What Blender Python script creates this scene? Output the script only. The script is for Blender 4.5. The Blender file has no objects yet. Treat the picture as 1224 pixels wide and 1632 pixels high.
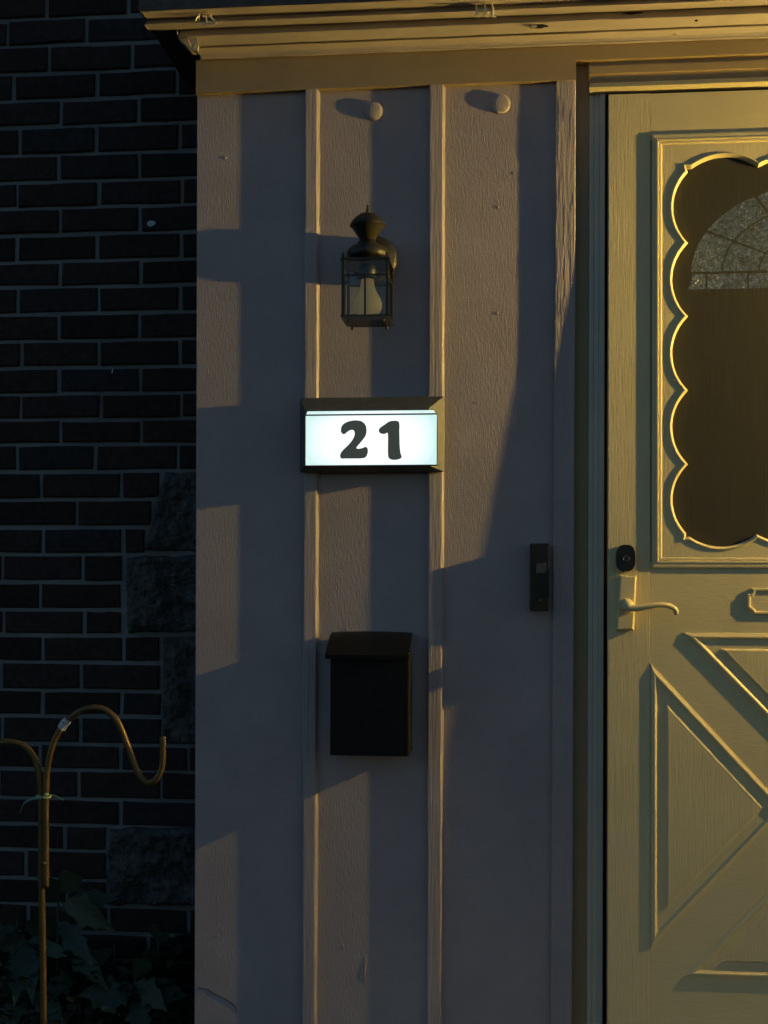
import bpy, bmesh, math, random
from mathutils import Vector, Matrix, noise
from math import sin, cos, tan, pi, radians as R

random.seed(21)
scene = bpy.context.scene
C = scene.collection

# ------------------------------------------------------------------ camera
IW, IH = 1224.0, 1632.0
F, YH = 2000.0, 930.0                      # focal length in photo pixels, horizon row
YAW, ROLL = R(5.6), R(0.17)
EYE, DIST = 1.5, 2.8
cam_d = bpy.data.cameras.new('camera')
cam = bpy.data.objects.new('camera', cam_d)
C.objects.link(cam)
cam_d.sensor_fit = 'VERTICAL'
cam_d.sensor_height = 36.0
cam_d.sensor_width = 27.0
cam_d.lens = F / IH * 36.0
cam_d.shift_y = (YH - IH / 2) / IH
cam_d.clip_start, cam_d.clip_end = 0.05, 500
cam.location = (0, -DIST, EYE)
cam.rotation_mode = 'QUATERNION'
cam.rotation_quaternion = (Matrix.Rotation(YAW, 3, 'Z') @ Matrix.Rotation(pi / 2, 3, 'X') @ Matrix.Rotation(ROLL, 3, 'Z')).to_quaternion()
scene.camera = cam

# ------------------------------------------------------------------ dusk sky, the low sun is behind the house and lights nothing directly
world = bpy.data.worlds.new('World')
scene.world = world
world.use_nodes = True
wn = world.node_tree.nodes
sky = wn.new('ShaderNodeTexSky')
sky.sky_type = 'NISHITA'
sky.sun_disc = False
sky.sun_elevation = R(8)
sky.sun_rotation = R(70)
sky.ozone_density = 3.0
world.node_tree.links.new(sky.outputs[0], wn['Background'].inputs[0])
SKY = 0.1
wn['Background'].inputs[1].default_value = SKY

scene.view_settings.view_transform = 'Standard'
scene.view_settings.look = 'None'
scene.view_settings.exposure = 0.0
scene.view_settings.gamma = 1.0
scene.view_settings.use_curve_mapping = False
scene.render.engine = 'CYCLES'
scene.cycles.use_denoising = True
scene.cycles.max_bounces = 10
scene.cycles.diffuse_bounces = 8
scene.cycles.sample_clamp_indirect = 4.0
LAMP_RADIANCE = 58000.0
LAMP_COLOR = (1.0, .70, .19)

# ------------------------------------------------------------------ measuring helpers (a photo point onto a real plane)
def ray(px, py):
    u, v = (px - IW / 2) / F, (YH - py) / F
    u, v = u * cos(ROLL) - v * sin(ROLL), u * sin(ROLL) + v * cos(ROLL)
    return Vector((u * cos(YAW) - sin(YAW), u * sin(YAW) + cos(YAW), v))

def P(px, py, y=0.0):
    d = ray(px, py)
    t = (y + DIST) / d.y
    return Vector((d.x * t, y, EYE + d.z * t))

def PX(px, py=900, y=0.0): return P(px, py, y).x
def PZ(py, px=600, y=0.0): return P(px, py, y).z

# ------------------------------------------------------------------ materials
class Mat:
    def __init__(s, name):
        s.m = bpy.data.materials.new(name); s.m.use_nodes = True
        s.nt = s.m.node_tree; s.n = s.nt.nodes
        s.b = s.n['Principled BSDF']
    def new(s, t, **kw):
        n = s.n.new(t)
        for k, v in kw.items(): setattr(n, k, v)
        return n
    def link(s, a, b): s.nt.links.new(a, b)
    def pos(s, sc, rot=(0, 0, 0)):
        g = s.new('ShaderNodeNewGeometry'); mp = s.new('ShaderNodeMapping')
        mp.inputs['Scale'].default_value = sc; mp.inputs['Rotation'].default_value = rot
        s.link(g.outputs['Position'], mp.inputs['Vector']); return mp.outputs[0]
    def noise(s, vec, scale=1, detail=4, rough=.55, dist=0):
        n = s.new('ShaderNodeTexNoise'); n.inputs['Scale'].default_value = scale
        n.inputs['Detail'].default_value = detail; n.inputs['Roughness'].default_value = rough
        n.inputs['Distortion'].default_value = dist
        s.link(vec, n.inputs['Vector']); return n.outputs['Fac']
    def ramp(s, fac, stops):
        r = s.new('ShaderNodeValToRGB'); e = r.color_ramp.elements
        while len(e) < len(stops): e.new(.5)
        for i, (p, c) in enumerate(stops):
            e[i].position = p; e[i].color = (*c, 1) if len(c) == 3 else c
        s.link(fac, r.inputs[0]); return r.outputs[0]
    def math(s, op, a, b=None):
        n = s.new('ShaderNodeMath', operation=op)
        for i, x in enumerate((a, b)):
            if x is None: continue
            if isinstance(x, (int, float)): n.inputs[i].default_value = x
            else: s.link(x, n.inputs[i])
        return n.outputs[0]
    def bump(s, h, dist=.001, strength=1, prev=None):
        b = s.new('ShaderNodeBump'); b.inputs['Strength'].default_value = strength
        b.inputs['Distance'].default_value = dist; s.link(h, b.inputs['Height'])
        if prev: s.link(prev, b.inputs['Normal'])
        return b.outputs[0]
    def setc(s, c): s.b.inputs['Base Color'].default_value = (*c, 1)
    def base(s, out): s.link(out, s.b.inputs['Base Color'])
    def nrm(s, out): s.link(out, s.b.inputs['Normal'])
    def rough(s, v): s.b.inputs['Roughness'].default_value = v
    def metal(s, v): s.b.inputs['Metallic'].default_value = v
    def spec(s, v): s.b.inputs['Specular IOR Level'].default_value = v

def mul(c, k): return tuple(x * k for x in c)

def paint(name, col, grain_sc, grain_d, orange_d, rough=.55, var=.08, spec=.35):
    m = Mat(name); m.rough(rough); m.spec(spec)
    g = m.noise(m.pos(grain_sc), 1, 5, .6, .25)
    o = m.noise(m.pos((1, 1, 1)), 330, 3, .6)
    blot = m.noise(m.pos((1, 1, 1)), 7, 4, .6)
    m.base(m.ramp(blot, [(.3, mul(col, 1 - var)), (.7, mul(col, 1 + var))]))
    n1 = m.bump(g, grain_d)
    n2 = m.bump(o, orange_d, 1, n1)
    m.nrm(n2)
    return m.m

TAUPE = (.41, .342, .33)
CREAM = (.70, .585, .315)
M = {}
M['panel'] = paint('taupe_painted_wood', TAUPE, (300, 300, 50), .0017, .0008)
M['batten'] = paint('taupe_painted_batten', TAUPE, (250, 250, 9), .0034, .0003)
M['trimh'] = paint('taupe_painted_trim', TAUPE, (12, 260, 260), .0006, .0004)
M['frieze'] = paint('tan_painted_frieze', (.36, .265, .145), (14, 240, 240), .0008, .0006)
M['flaky'] = paint('flaking_taupe_paint', TAUPE, (150, 150, 14), .0042, .0006)
M['cornice'] = paint('tan_cornice_paint', (.49, .42, .38), (10, 200, 200), .0006, .0005, .5)
M['gutter'] = paint('tan_gutter_enamel', (.49, .42, .38), (3, 30, 30), .0003, .0001, .4)
M['jamb'] = paint('cream_jamb_paint', (.60, .55, .45), (160, 160, 5), .0004, .0002)
M['door_v'] = paint('cream_door_vertical_grain', CREAM, (420, 420, 12), .00075, .00015, .45, .05)
M['door_h'] = paint('cream_door_flat_grain', CREAM, (40, 300, 300), .00045, .0002, .45, .05)
M['door_s'] = paint('cream_door_smooth', CREAM, (30, 30, 30), .0001, .00005, .4, .04)

def brick_mat():
    m = Mat('dark_brick'); m.rough(.9); m.spec(.1)
    oi = m.new('ShaderNodeObjectInfo')
    c = m.ramp(oi.outputs['Random'], [(0, (.030, .024, .022)), (.5, (.052, .034, .029)), (1, (.036, .033, .034))])
    nz = m.noise(m.pos((1, 1, 1)), 60, 5, .7)
    mx = m.new('ShaderNodeMixRGB', blend_type='MULTIPLY'); mx.inputs[0].default_value = .8
    m.link(c, mx.inputs[1]); m.link(m.ramp(nz, [(.3, (.55, .55, .55)), (.75, (1.4, 1.4, 1.4))]), mx.inputs[2])
    m.base(mx.outputs[0]); m.nrm(m.bump(nz, .003)); return m.m
M['brick'] = brick_mat()
def mortar_mat():
    m = Mat('grey_mortar'); m.rough(.95); m.spec(.1)
    nz = m.noise(m.pos((1, 1, 1)), 90, 5, .7); bl = m.noise(m.pos((1, 1, 1)), 6, 3)
    m.base(m.ramp(bl, [(.3, (.16, .17, .165)), (.7, (.25, .26, .25))])); m.nrm(m.bump(nz, .004)); return m.m
M['mortar'] = mortar_mat()
def stone_mat():
    m = Mat('rough_fieldstone'); m.rough(.85); m.spec(.2)
    a = m.noise(m.pos((1, 1, 1)), 30, 8, .8); b = m.noise(m.pos((1, 1, 1)), 110, 5, .7)
    m.base(m.ramp(a, [(.30, (.035, .036, .034)), (.52, (.085, .088, .085)), (.72, (.17, .175, .17))]))
    m.nrm(m.bump(b, .004)); return m.m
M['stone'] = stone_mat()

def plain(name, c, rough=.5, metal=0., spec=.5, bumps=None):
    m = Mat(name); m.rough(rough); m.metal(metal); m.spec(spec)
    v = m.noise(m.pos((1, 1, 1)), 40, 4, .6)
    m.base(m.ramp(v, [(.3, mul(c, .8)), (.7, mul(c, 1.2))]))
    if bumps: m.nrm(m.bump(m.noise(m.pos((1, 1, 1)), bumps[0], 3), bumps[1]))
    return m.m
M['black'] = plain('black_powder_coat', (.0055, .006, .0065), .6, 0, .22, (500, .0002))
M['lid'] = plain('darkened_lid_black', (.0018, .0026, .0034), .5, 0, .3, (500, .0002))  # mailbox black, darkened and blued so the lid looks out of the lamplight
M['housing'] = plain('dark_sign_housing', (.095, .09, .075), .5, 0, .3, (500, .0002))
M['gloss_black'] = plain('gloss_black_plastic', (.008, .008, .008), .3, 0, .4)
M['lock'] = plain('steel_keyway', (.35, .34, .30), .3, 1.0)
M['keyway'] = plain('dull_keyway', (.10, .095, .085), .35, .8)
M['dark_gap'] = plain('black_gap_fill', (.008, .008, .008), .9, 0, .1)  # black fill that paints the shade of open gaps
M['bronze'] = plain('aged_bronze', (.035, .031, .022), .42, .35, .5, (220, .0004))
M['brass'] = plain('bronze_hook_enamel', (.16, .10, .033), .42, .5, .45)
M['hookdark'] = M['brass']
M['soil'] = plain('dark_soil', (.025, .02, .016), 1, 0, .1, (30, .02))
M['concrete'] = plain('concrete', (.22, .21, .2), .9, 0, .2, (120, .002))
M['roof'] = plain('roofing_and_gutter_shade', (.075, .078, .085), .95, 0, .1, (200, .003))
M['rawwood'] = plain('torn_weathered_wood', (.5, .42, .30), .9, 0, .1, (160, .004))
M['dirt'] = plain('bare_dark_wood', (.05, .04, .03), .95, 0, .1, (200, .004))
M['flake'] = plain('pale_scrap', (.5, .52, .55), .7)
M['ribbon'] = plain('teal_ribbon', (.16, .36, .30), .6)
M['ribbony'] = plain('yellow_green_ribbon', (.45, .5, .2), .6)
M['clip'] = plain('ivory_plastic_clip', (.7, .62, .45), .35)
def bulb_mat():
    m = Mat('frosted_bulb'); m.setc((.80, .76, .58)); m.rough(.18)
    t = m.new('ShaderNodeBsdfTranslucent'); t.inputs[0].default_value = (.96, .93, .80, 1)
    mx = m.new('ShaderNodeMixShader'); mx.inputs[0].default_value = .88
    m.link(m.b.outputs[0], mx.inputs[1]); m.link(t.outputs[0], mx.inputs[2]); m.link(mx.outputs[0], m.n['Material Output'].inputs[0])
    return m.m
M['bulb'] = bulb_mat()
M['inner'] = plain('dark_inner_door', (.03, .026, .018), .6, 0, .3)
M['shingle_dark'] = M['roof']

def leafm():
    m = Mat('dark_leaf'); m.rough(.5); m.spec(.4)
    oi = m.new('ShaderNodeObjectInfo')
    m.base(m.ramp(oi.outputs['Random'], [(0, (.012, .030, .017)), (.6, (.020, .045, .024)), (1, (.035, .052, .020))]))
    m.nrm(m.bump(m.noise(m.pos((1, 1, 1)), 120, 4), .002)); return m.m
M['leaf'] = leafm()
M['ground_leaf'] = plain('dark_ground_cover', (.010, .020, .012), .7, 0, .15)
M['stem'] = plain('green_stem', (.04, .06, .03), .7)

def glass_mat(name, tint, gloss):
    m = Mat(name); m.n.remove(m.b)
    t = m.new('ShaderNodeBsdfTransparent'); t.inputs[0].default_value = (*tint, 1)
    g = m.new('ShaderNodeBsdfGlossy'); g.inputs['Roughness'].default_value = .08
    g.inputs[0].default_value = (.8, .8, .8, 1)
    bn = m.bump(m.noise(m.pos((1, 1, 1)), 60, 4, .6), .002); m.link(bn, g.inputs['Normal'])
    mx = m.new('ShaderNodeMixShader'); mx.inputs[0].default_value = gloss
    m.link(t.outputs[0], mx.inputs[1]); m.link(g.outputs[0], mx.inputs[2])
    m.link(mx.outputs[0], m.n['Material Output'].inputs[0]); return m.m
M['glass'] = glass_mat('lantern_glass', (.93, .93, .91), .035)

def screen_mat():
    m = Mat('insect_screen'); m.n.remove(m.b)
    v = m.pos((1, 1, 1))
    sx = m.new('ShaderNodeSeparateXYZ'); m.link(v, sx.inputs[0])
    def wires(o, per):
        f = m.math('FRACT', m.math('MULTIPLY', o, 1 / per))
        return m.math('LESS_THAN', f, .36)
    w = m.math('MAXIMUM', wires(sx.outputs['X'], .0017), wires(sx.outputs['Z'], .0017))
    dv = m.ramp(m.noise(m.pos((420, 1, 5)), 1, 3, .7), [(.3, (.088, .082, .063)), (.7, (.128, .118, .090))])
    t = m.new('ShaderNodeBsdfTransparent')
    d = m.new('ShaderNodeBsdfDiffuse'); m.link(dv, d.inputs[0])
    mx = m.new('ShaderNodeMixShader'); m.link(w, mx.inputs[0])
    m.link(t.outputs[0], mx.inputs[1]); m.link(d.outputs[0], mx.inputs[2])
    m.link(mx.outputs[0], m.n['Material Output'].inputs[0]); return m.m
M['screen'] = screen_mat()

def pebble_mat():                           # textured fanlight glass, its speckled light put in as glow
    m = Mat('pebbled_glow_glass'); m.rough(.25)
    m.setc((.05, .06, .055))
    v = m.new('ShaderNodeTexVoronoi'); v.inputs['Scale'].default_value = 190
    m.link(m.pos((1, 1, 1)), v.inputs['Vector'])
    nz = m.noise(m.pos((1, 1, 1)), 95, 6, .85, 1.6)
    c = m.ramp(nz, [(.38, (.008, .012, .009)), (.50, (.07, .095, .075)), (.60, (.26, .33, .28)), (.70, (1, 1, .95))])
    m.link(c, m.b.inputs['Emission Color']); m.b.inputs['Emission Strength'].default_value = .62
    m.nrm(m.bump(v.outputs['Distance'], .004)); return m.m
M['pebble'] = pebble_mat()

def sign_mat(cx, cz, hx, hz):
    m = Mat('lit_sign_lens'); m.setc((.5, .5, .5)); m.rough(.4)
    sx = m.new('ShaderNodeSeparateXYZ'); m.link(m.pos((1, 1, 1)), sx.inputs[0])
    dx = m.math('DIVIDE', m.math('SUBTRACT', sx.outputs['X'], cx), hx)
    dz = m.math('DIVIDE', m.math('SUBTRACT', sx.outputs['Z'], cz), hz)
    r = m.math('ADD', m.math('POWER', m.math('ABSOLUTE', dx), 3.0), m.math('MULTIPLY', m.math('POWER', m.math('ABSOLUTE', dz), 3.0), .45))
    c = m.ramp(r, [(0, (1.0, 1.0, .98)), (.22, (.90, .98, 1.0)), (.7, (.68, .86, .86)), (1, (.56, .78, .75))])
    m.link(c, m.b.inputs['Emission Color']); m.b.inputs['Emission Strength'].default_value = 1.12
    return m.m

def emis(name, c, s, base=(.03, .03, .03)):
    m = Mat(name); m.setc(base)
    m.b.inputs['Emission Color'].default_value = (*c, 1); m.b.inputs['Emission Strength'].default_value = s
    return m.m
M['digit'] = emis('dark_translucent_digit', (.8, 1, .85), .042, (.03, .03, .03))
def lit_bulb_mat():                        # upward-weighted glow, shaped to dim the light thrown low
    m = Mat('glowing_bulb'); m.setc((.8, .8, .8))
    g = m.new('ShaderNodeNewGeometry'); sx = m.new('ShaderNodeSeparateXYZ'); m.link(g.outputs['Normal'], sx.inputs[0])
    f = m.math('MAXIMUM', m.math('ADD', m.math('MULTIPLY', sx.outputs['Z'], 1.4), 1.0), 0.0)
    m.b.inputs['Emission Color'].default_value = (*LAMP_COLOR, 1)
    m.link(m.math('MULTIPLY', f, LAMP_RADIANCE), m.b.inputs['Emission Strength']); return m.m
M['lit_bulb'] = lit_bulb_mat()

# ------------------------------------------------------------------ object helpers
def link(o): C.objects.link(o); return o

def thing(name, label, cat, loc=(0, 0, 0), group=None, kind=None):
    o = link(bpy.data.objects.new(name, None)); o.location = loc
    o.empty_display_size = .1
    if label: o['label'] = label
    if cat: o['category'] = cat
    if group: o['group'] = group
    if kind: o['kind'] = kind
    return o

def tag(o, label, cat=None, group=None, kind=None):
    if label: o['label'] = label
    if cat: o['category'] = cat
    if group: o['group'] = group
    if kind: o['kind'] = kind
    return o

def wloc(p):
    v = Vector((0, 0, 0))
    while p is not None: v = v + p.location; p = p.parent
    return v

def obj(name, bm, mat, parent=None, smooth=False, local=False, label=None):
    """links bm (vertices in world space, or in the parent's own space if local) as one mesh object"""
    bmesh.ops.recalc_face_normals(bm, faces=bm.faces)
    me = bpy.data.meshes.new(name); 
    if not local:
        # origin at the middle of the piece
        c = Vector((0, 0, 0)); n = max(1, len(bm.verts))
        for v in bm.verts: c += v.co
        c /= n
        for v in bm.verts: v.co -= c
    bm.to_mesh(me); bm.free()
    me.materials.append(mat)
    if smooth:
        for p in me.polygons: p.use_smooth = True
    o = link(bpy.data.objects.new(name, me))
    if local:
        o.parent = parent
    else:
        o.location = c - (wloc(parent) if parent else Vector((0, 0, 0)))
        o.parent = parent
    if label: o['label'] = label
    return o

def box(bm, a, b, bev=0):
    x0, x1 = sorted((a[0], b[0])); y0, y1 = sorted((a[1], b[1])); z0, z1 = sorted((a[2], b[2]))
    vs = [bm.verts.new(p) for p in ((x0, y0, z0), (x1, y0, z0), (x1, y1, z0), (x0, y1, z0), (x0, y0, z1), (x1, y0, z1), (x1, y1, z1), (x0, y1, z1))]
    fs = [bm.faces.new([vs[i] for i in f]) for f in ((0, 3, 2, 1), (4, 5, 6, 7), (0, 1, 5, 4), (1, 2, 6, 5), (2, 3, 7, 6), (3, 0, 4, 7))]
    if bev:
        es = list({e for f in fs for e in f.edges})
        bmesh.ops.bevel(bm, geom=es, offset=bev, segments=2, profile=.5, affect='EDGES')
    return bm

def B(a, b, bev=0): return box(bmesh.new(), a, b, bev)

def prism(bm, poly, y0, y1):
    """poly: list of (x,z); extruded from y0 to y1"""
    f = [bm.verts.new((x, y0, z)) for x, z in poly]; k = [bm.verts.new((x, y1, z)) for x, z in poly]
    n = len(poly)
    bm.faces.new(f); bm.faces.new(k[::-1])
    for i in range(n): bm.faces.new((f[i], f[(i + 1) % n], k[(i + 1) % n], k[i]))
    return bm

def sweep_x(bm, prof, x0, x1, cap=True, x0f=None, segs=1, jit=0.0):
    """prof: list of (y,z) open polyline closed into a solid; x0f(y,z) gives a shaped left end"""
    n = len(prof); rings = []
    for s in range(segs + 1):
        t = s / segs
        r = []
        for (y, z) in prof:
            xs = x0f(y, z) if x0f else x0
            j = noise.noise(Vector((s * .7, y * 90, z * 90))) * jit
            r.append(bm.verts.new((xs + (x1 - xs) * t, y, z + j)))
        rings.append(r)
    for s in range(segs):
        for i in range(n):
            bm.faces.new((rings[s][i], rings[s][(i + 1) % n], rings[s + 1][(i + 1) % n], rings[s + 1][i]))
    if cap: bm.faces.new(rings[0]); bm.faces.new(rings[-1][::-1])
    return bm

def tube(bm, pts, r, seg=10, caps=True):
    pts = [Vector(p) for p in pts]; rings = []
    up = Vector((0, 1, 0.03))
    for i, p in enumerate(pts):
        d = (pts[min(i + 1, len(pts) - 1)] - pts[max(i - 1, 0)]).normalized()
        a = d.cross(up)
        if a.length < 1e-3: a = d.cross(Vector((1, 0, 0)))
        a.normalize(); b = a.cross(d).normalized()
        rr = r[i] if isinstance(r, (list, tuple)) else r
        rings.append([bm.verts.new(p + (a * cos(2 * pi * k / seg) + b * sin(2 * pi * k / seg)) * rr) for k in range(seg)])
    for i in range(len(rings) - 1):
        for k in range(seg):
            bm.faces.new((rings[i][k], rings[i][(k + 1) % seg], rings[i + 1][(k + 1) % seg], rings[i + 1][k]))
    if caps: bm.faces.new(rings[0][::-1]); bm.faces.new(rings[-1])
    return bm

def lathe(bm, prof, c, seg=32, axis='Z'):
    """prof: (r, h)"""
    c = Vector(c); rings = []
    for r, h in prof:
        ring = []
        for k in range(seg):
            a = 2 * pi * k / seg
            if axis == 'Z': p = Vector((r * cos(a), r * sin(a), h))
            else: p = Vector((r * cos(a), -h, r * sin(a)))
            ring.append(bm.verts.new(c + p))
        rings.append(ring)
    for i in range(len(rings) - 1):
        for k in range(seg):
            bm.faces.new((rings[i][k], rings[i][(k + 1) % seg], rings[i + 1][(k + 1) % seg], rings[i + 1][k]))
    bm.faces.new(rings[0][::-1]); bm.faces.new(rings[-1])
    return bm

def spline(pts, n=8, closed=False):
    """Catmull-Rom through tuples"""
    out = []; N = len(pts)
    for i in range(N if closed else N - 1):
        g = lambda j: Vector(pts[j % N] if closed else pts[max(0, min(N - 1, j))])
        p0, p1, p2, p3 = g(i - 1), g(i), g(i + 1), g(i + 2)
        for k in range(n):
            t = k / n
            out.append(.5 * ((2 * p1) + (p2 - p0) * t + (2 * p0 - 5 * p1 + 4 * p2 - p3) * t * t + (3 * p1 - p0 - 3 * p2 + p3) * t ** 3))
    if not closed: out.append(Vector(pts[-1]))
    return out

# ------------------------------------------------------------------ ground and porch floor
tag(obj('ground', B((-30, -30, -.5), (30, 30, 0)), M['soil']), 'dark bare garden soil in front of the house', None, None, 'structure')
FLOOR = .42
XL = PX(312, 900)                          # left corner of the porch front
XR = PX(2420, 900)
YB = .245                                  # brick wall face
tag(obj('porch_floor', B((XL + .3, -1.3, .004), (XR, -.06, FLOOR)), M['concrete']), 'grey concrete porch slab under the front door', None, None, 'structure')

# ------------------------------------------------------------------ brick house wall
bw = thing('brick_wall', 'dark brown brick house wall with grey mortar and rough stones beside the porch', 'wall', (PX(150, 900, YB), YB, 0))
bx0, bx1 = PX(-170, 900, YB), XL + .25
obj('mortar', B((bx0 - 3.2, YB + .006, 0), (bx1, YB + .2, 3.4)), M['mortar'], bw)
bm_far = bmesh.new()                       # the same courses going on beyond the left edge of the photograph
rows = [(-60, -17, [20, 150, 270]), (-17, 26, [74, 204]), (26, 69, [12, 137]), (69, 113, [78, 210]), (113, 156, [21, 154]), (156, 199, [97, 221]), (199, 244, [31, 153, 286]),
        (244, 287, [93, 221]), (287, 329, [27, 157, 290]), (329, 372, [95, 222]), (372, 415, [26, 154, 288]), (415, 456, [95, 224]),
        (456, 499, [28, 157, 287]), (499, 542, [93, 221]), (542, 585, [34, 157, 287]), (585, 627, [93, 223]), (627, 668, [33, 160, 288]),
        (668, 708, [96, 225]), (708, 751, [27, 151, 283]), (751, 796, [65, 193, 256]), (796, 840, [122, 243]), (840, 883, [69, 196, 233]),
        (883, 928, [3, 132, 196]), (928, 972, [63, 194]), (972, 1013, [5, 134, 195]), (1013, 1056, [67, 196, 256]), (1056, 1101, [129, 257]),
        (1101, 1142, [67, 194, 258]), (1142, 1187, [3, 127, 259]), (1187, 1228, [63, 192, 300]), (1228, 1274, [125, 256]), (1274, 1316, [62, 192]),
        (1316, 1357, [103, 171]), (1357, 1403, [41, 171]), (1403, 1444, [105, 171]), (1444, 1487, [44, 172, 300]), (1487, 1530, [108, 236]),
        (1530, 1573, [45, 173, 301]), (1573, 1616, [110, 238]), (1616, 1659, [46, 174, 302]), (1659, 1702, [111, 239])]
CUT = {i: 1 for i, r in enumerate(rows) if r[0] in (751, 796, 840, 883, 928, 972, 1013, 1056, 1101, 1142, 1316, 1357, 1403)}
nb = 0
for i, (y0, y1, js) in enumerate(rows):
    zt, zb = PZ(y0, 150, YB), PZ(y1, 150, YB)
    jl = list(js)
    while jl[0] > -60: jl.insert(0, jl[0] - 128)
    xe = PX(jl[0], y0, YB)
    for k in range(14):
        box(bm_far, (xe - .208 * (k + 1) + .0052, YB - .001 + random.uniform(-.0015, .0015), zb + .0052), (xe - .208 * k - .0052, YB + .05, zt - .0052))
    while i not in CUT and jl[-1] < 322: jl.append(jl[-1] + 128)
    for a, b in zip(jl[:-1], jl[1:]):
        g = .0052
        xa, xb = PX(a, y0, YB) + g + random.uniform(-.001, .001), PX(b, y0, YB) - g + random.uniform(-.001, .001)
        xb = min(xb, bx1)
        if xb - xa < .015: continue
        bm = bmesh.new()
        f = YB + random.uniform(-.003, .0015)
        z0, z1 = zb + g + random.uniform(-.0012, .0012), zt - g + random.uniform(-.0012, .0012)
        e = .0035
        jt = lambda k: random.uniform(-k, k)
        tl = jt(.0016)
        ol = []
        for t in (0, .33, .67, 1): ol.append((xa + (xb - xa) * t, z0 + jt(.0013) + tl * (t - .5)))
        for t in (1, .67, .33, 0): ol.append((xa + (xb - xa) * t, z1 + jt(.0013) + tl * (t - .5)))
        ol = [(x + jt(.0012), z) for x, z in ol]
        cxm, czm = (xa + xb) / 2, (z0 + z1) / 2
        fr = [bm.verts.new((x + math.copysign(e, cxm - x) * (abs(cxm - x) > (xb - xa) * .4), f + jt(.0006), z + math.copysign(e, czm - z))) for x, z in ol]
        md = [bm.verts.new((x, f + e, z)) for x, z in ol]
        bk = [bm.verts.new((x, YB + .05, z)) for x, z in ol]
        bm.faces.new(fr)
        for r0, r1 in ((fr, md), (md, bk)):
            for k in range(8): bm.faces.new((r0[k], r0[(k + 1) % 8], r1[(k + 1) % 8], r1[k]))
        obj('brick', bm, M['brick'], bw); nb += 1

o = obj('far_bricks', bm_far, M['brick'], bw); o['kind'] = 'stuff'

def stone(quad, depth, seed, amp=.014):
    """rough quoin stone: four photo corners TL,TR,BR,BL on the brick plane"""
    q = [P(px, py, YB) for px, py in quad]; bm = bmesh.new(); n, m = 64, 64; g = []
    for j in range(m + 1):
        row = []
        for i in range(n + 1):
            u, v = i / n, j / m
            p = (q[0] * (1 - u) + q[1] * u) * (1 - v) + (q[3] * (1 - u) + q[2] * u) * v
            ed = min(u, 1 - u, v, 1 - v); k = min(1, ed / .10); k = math.sqrt(max(0, 1 - (1 - k) ** 2))
            nz = 1.3 * noise.fractal(Vector((p.x * 13, seed, p.z * 13)), .8, 2.1, 6) + .55 * (1 - 2 * abs(noise.noise(Vector((p.x * 26, seed + 3, p.z * 26 + p.x * 18))))) + .25 * noise.noise(Vector((p.x * 90, seed + 6, p.z * 60)))
            s = Vector((noise.noise(Vector((p.z * 25, seed, 1))), 0, noise.noise(Vector((p.x * 25, seed, 5))))) * .006 * (1 - k)
            row.append(bm.verts.new((p.x + s.x, YB - k * (depth + amp * nz) + (1 - k) * .012, p.z + s.z)))
        g.append(row)
    for j in range(m):
        for i in range(n): bm.faces.new((g[j][i], g[j][i + 1], g[j + 1][i + 1], g[j + 1][i]))
    return obj('stone', bm, M['stone'], bw)
stone([(262, 752), (345, 750), (345, 880), (228, 878)], .012, 1.3)
stone([(200, 886), (345, 884), (345, 1007), (202, 1009)], .016, 4.1, .018)
stone([(260, 1014), (345, 1012), (345, 1186), (257, 1187)], .012, 9.2)
stone([(172, 1320), (345, 1316), (345, 1442), (168, 1444)], .016, 12.5, .020)
def scrap(px, py, w, h, y, mat, name, label, cat, n=7):
    c = P(px, py, y); bm = bmesh.new(); pts = []
    for k in range(n):
        a = 2 * pi * k / n; s = random.uniform(.55, 1.1)
        pts.append((c.x + cos(a) * w * s, c.z + sin(a) * h * s))
    prism(bm, pts, y, y - .0015)
    return tag(obj(name, bm, mat), label, cat)
scrap(241, 357, .014, .009, YB - .004, M['flake'], 'paper_scrap', 'small pale scrap stuck to the brick left of the lantern', 'scrap')
bm = bmesh.new(); tube(bm, [P(180, 588, YB), P(180, 588, YB - .012), P(179, 595, YB - .014)], .0022, 8)
tag(obj('nail', bm, M['lock'], None), 'small bent nail sticking out of a brick below the scrap', 'nail')

# ------------------------------------------------------------------ porch front: board and batten wall
pw = thing('porch_wall', 'taupe board and batten porch wall carrying the lantern and the lit number', 'wall', (XL, 0, 0))
ZTOP = PZ(138, 600, -.0145)                 # underside of the frieze
ZB = .15
TB = .0135
def vboard(name, pa, pb, y, mat, ytop=None, ybot=None, thick=.02, bev=.002, pa2=None, pb2=None, wav=0.0, seg=24):
    """vertical board from photo column pa to pb (row 900); a few millimetres of hand-built waviness"""
    bm = bmesh.new(); zt = ZTOP if ytop is None else ytop; zb = ZB if ybot is None else ybot
    rings = []
    for s in range(seg + 1):
        t = s / seg; z = zb + (zt - zb) * t
        xa, xb = PX(pa, 900, y), PX(pb, 900, y)
        if pa2 is not None:
            za, z2 = PZ(150, 900, y), PZ(1632, 900, y); tt = (za - z) / (za - z2)
            xa = PX(pa, 150, y) * (1 - tt) + PX(pa2, 1632, y) * tt; xb = PX(pb, 150, y) * (1 - tt) + PX(pb2, 1632, y) * tt
        xa += wav * noise.noise(Vector((z * 3, pa, 0))); xb += wav * noise.noise(Vector((z * 3, pb, 7)))
        r = [(xa, y + thick), (xa, y + bev), (xa + bev * .4, y + bev * .4), (xa + bev, y), (xb - bev, y), (xb - bev * .4, y + bev * .4), (xb, y + bev), (xb, y + thick)]
        rings.append([bm.verts.new((x, yy, z)) for x, yy in r])
    for s in range(seg):
        for k in range(8): bm.faces.new((rings[s][k], rings[s][(k + 1) % 8], rings[s + 1][(k + 1) % 8], rings[s + 1][k]))
    bm.faces.new(rings[0]); bm.faces.new(rings[-1][::-1])
    return obj(name, bm, mat, pw)
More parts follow.
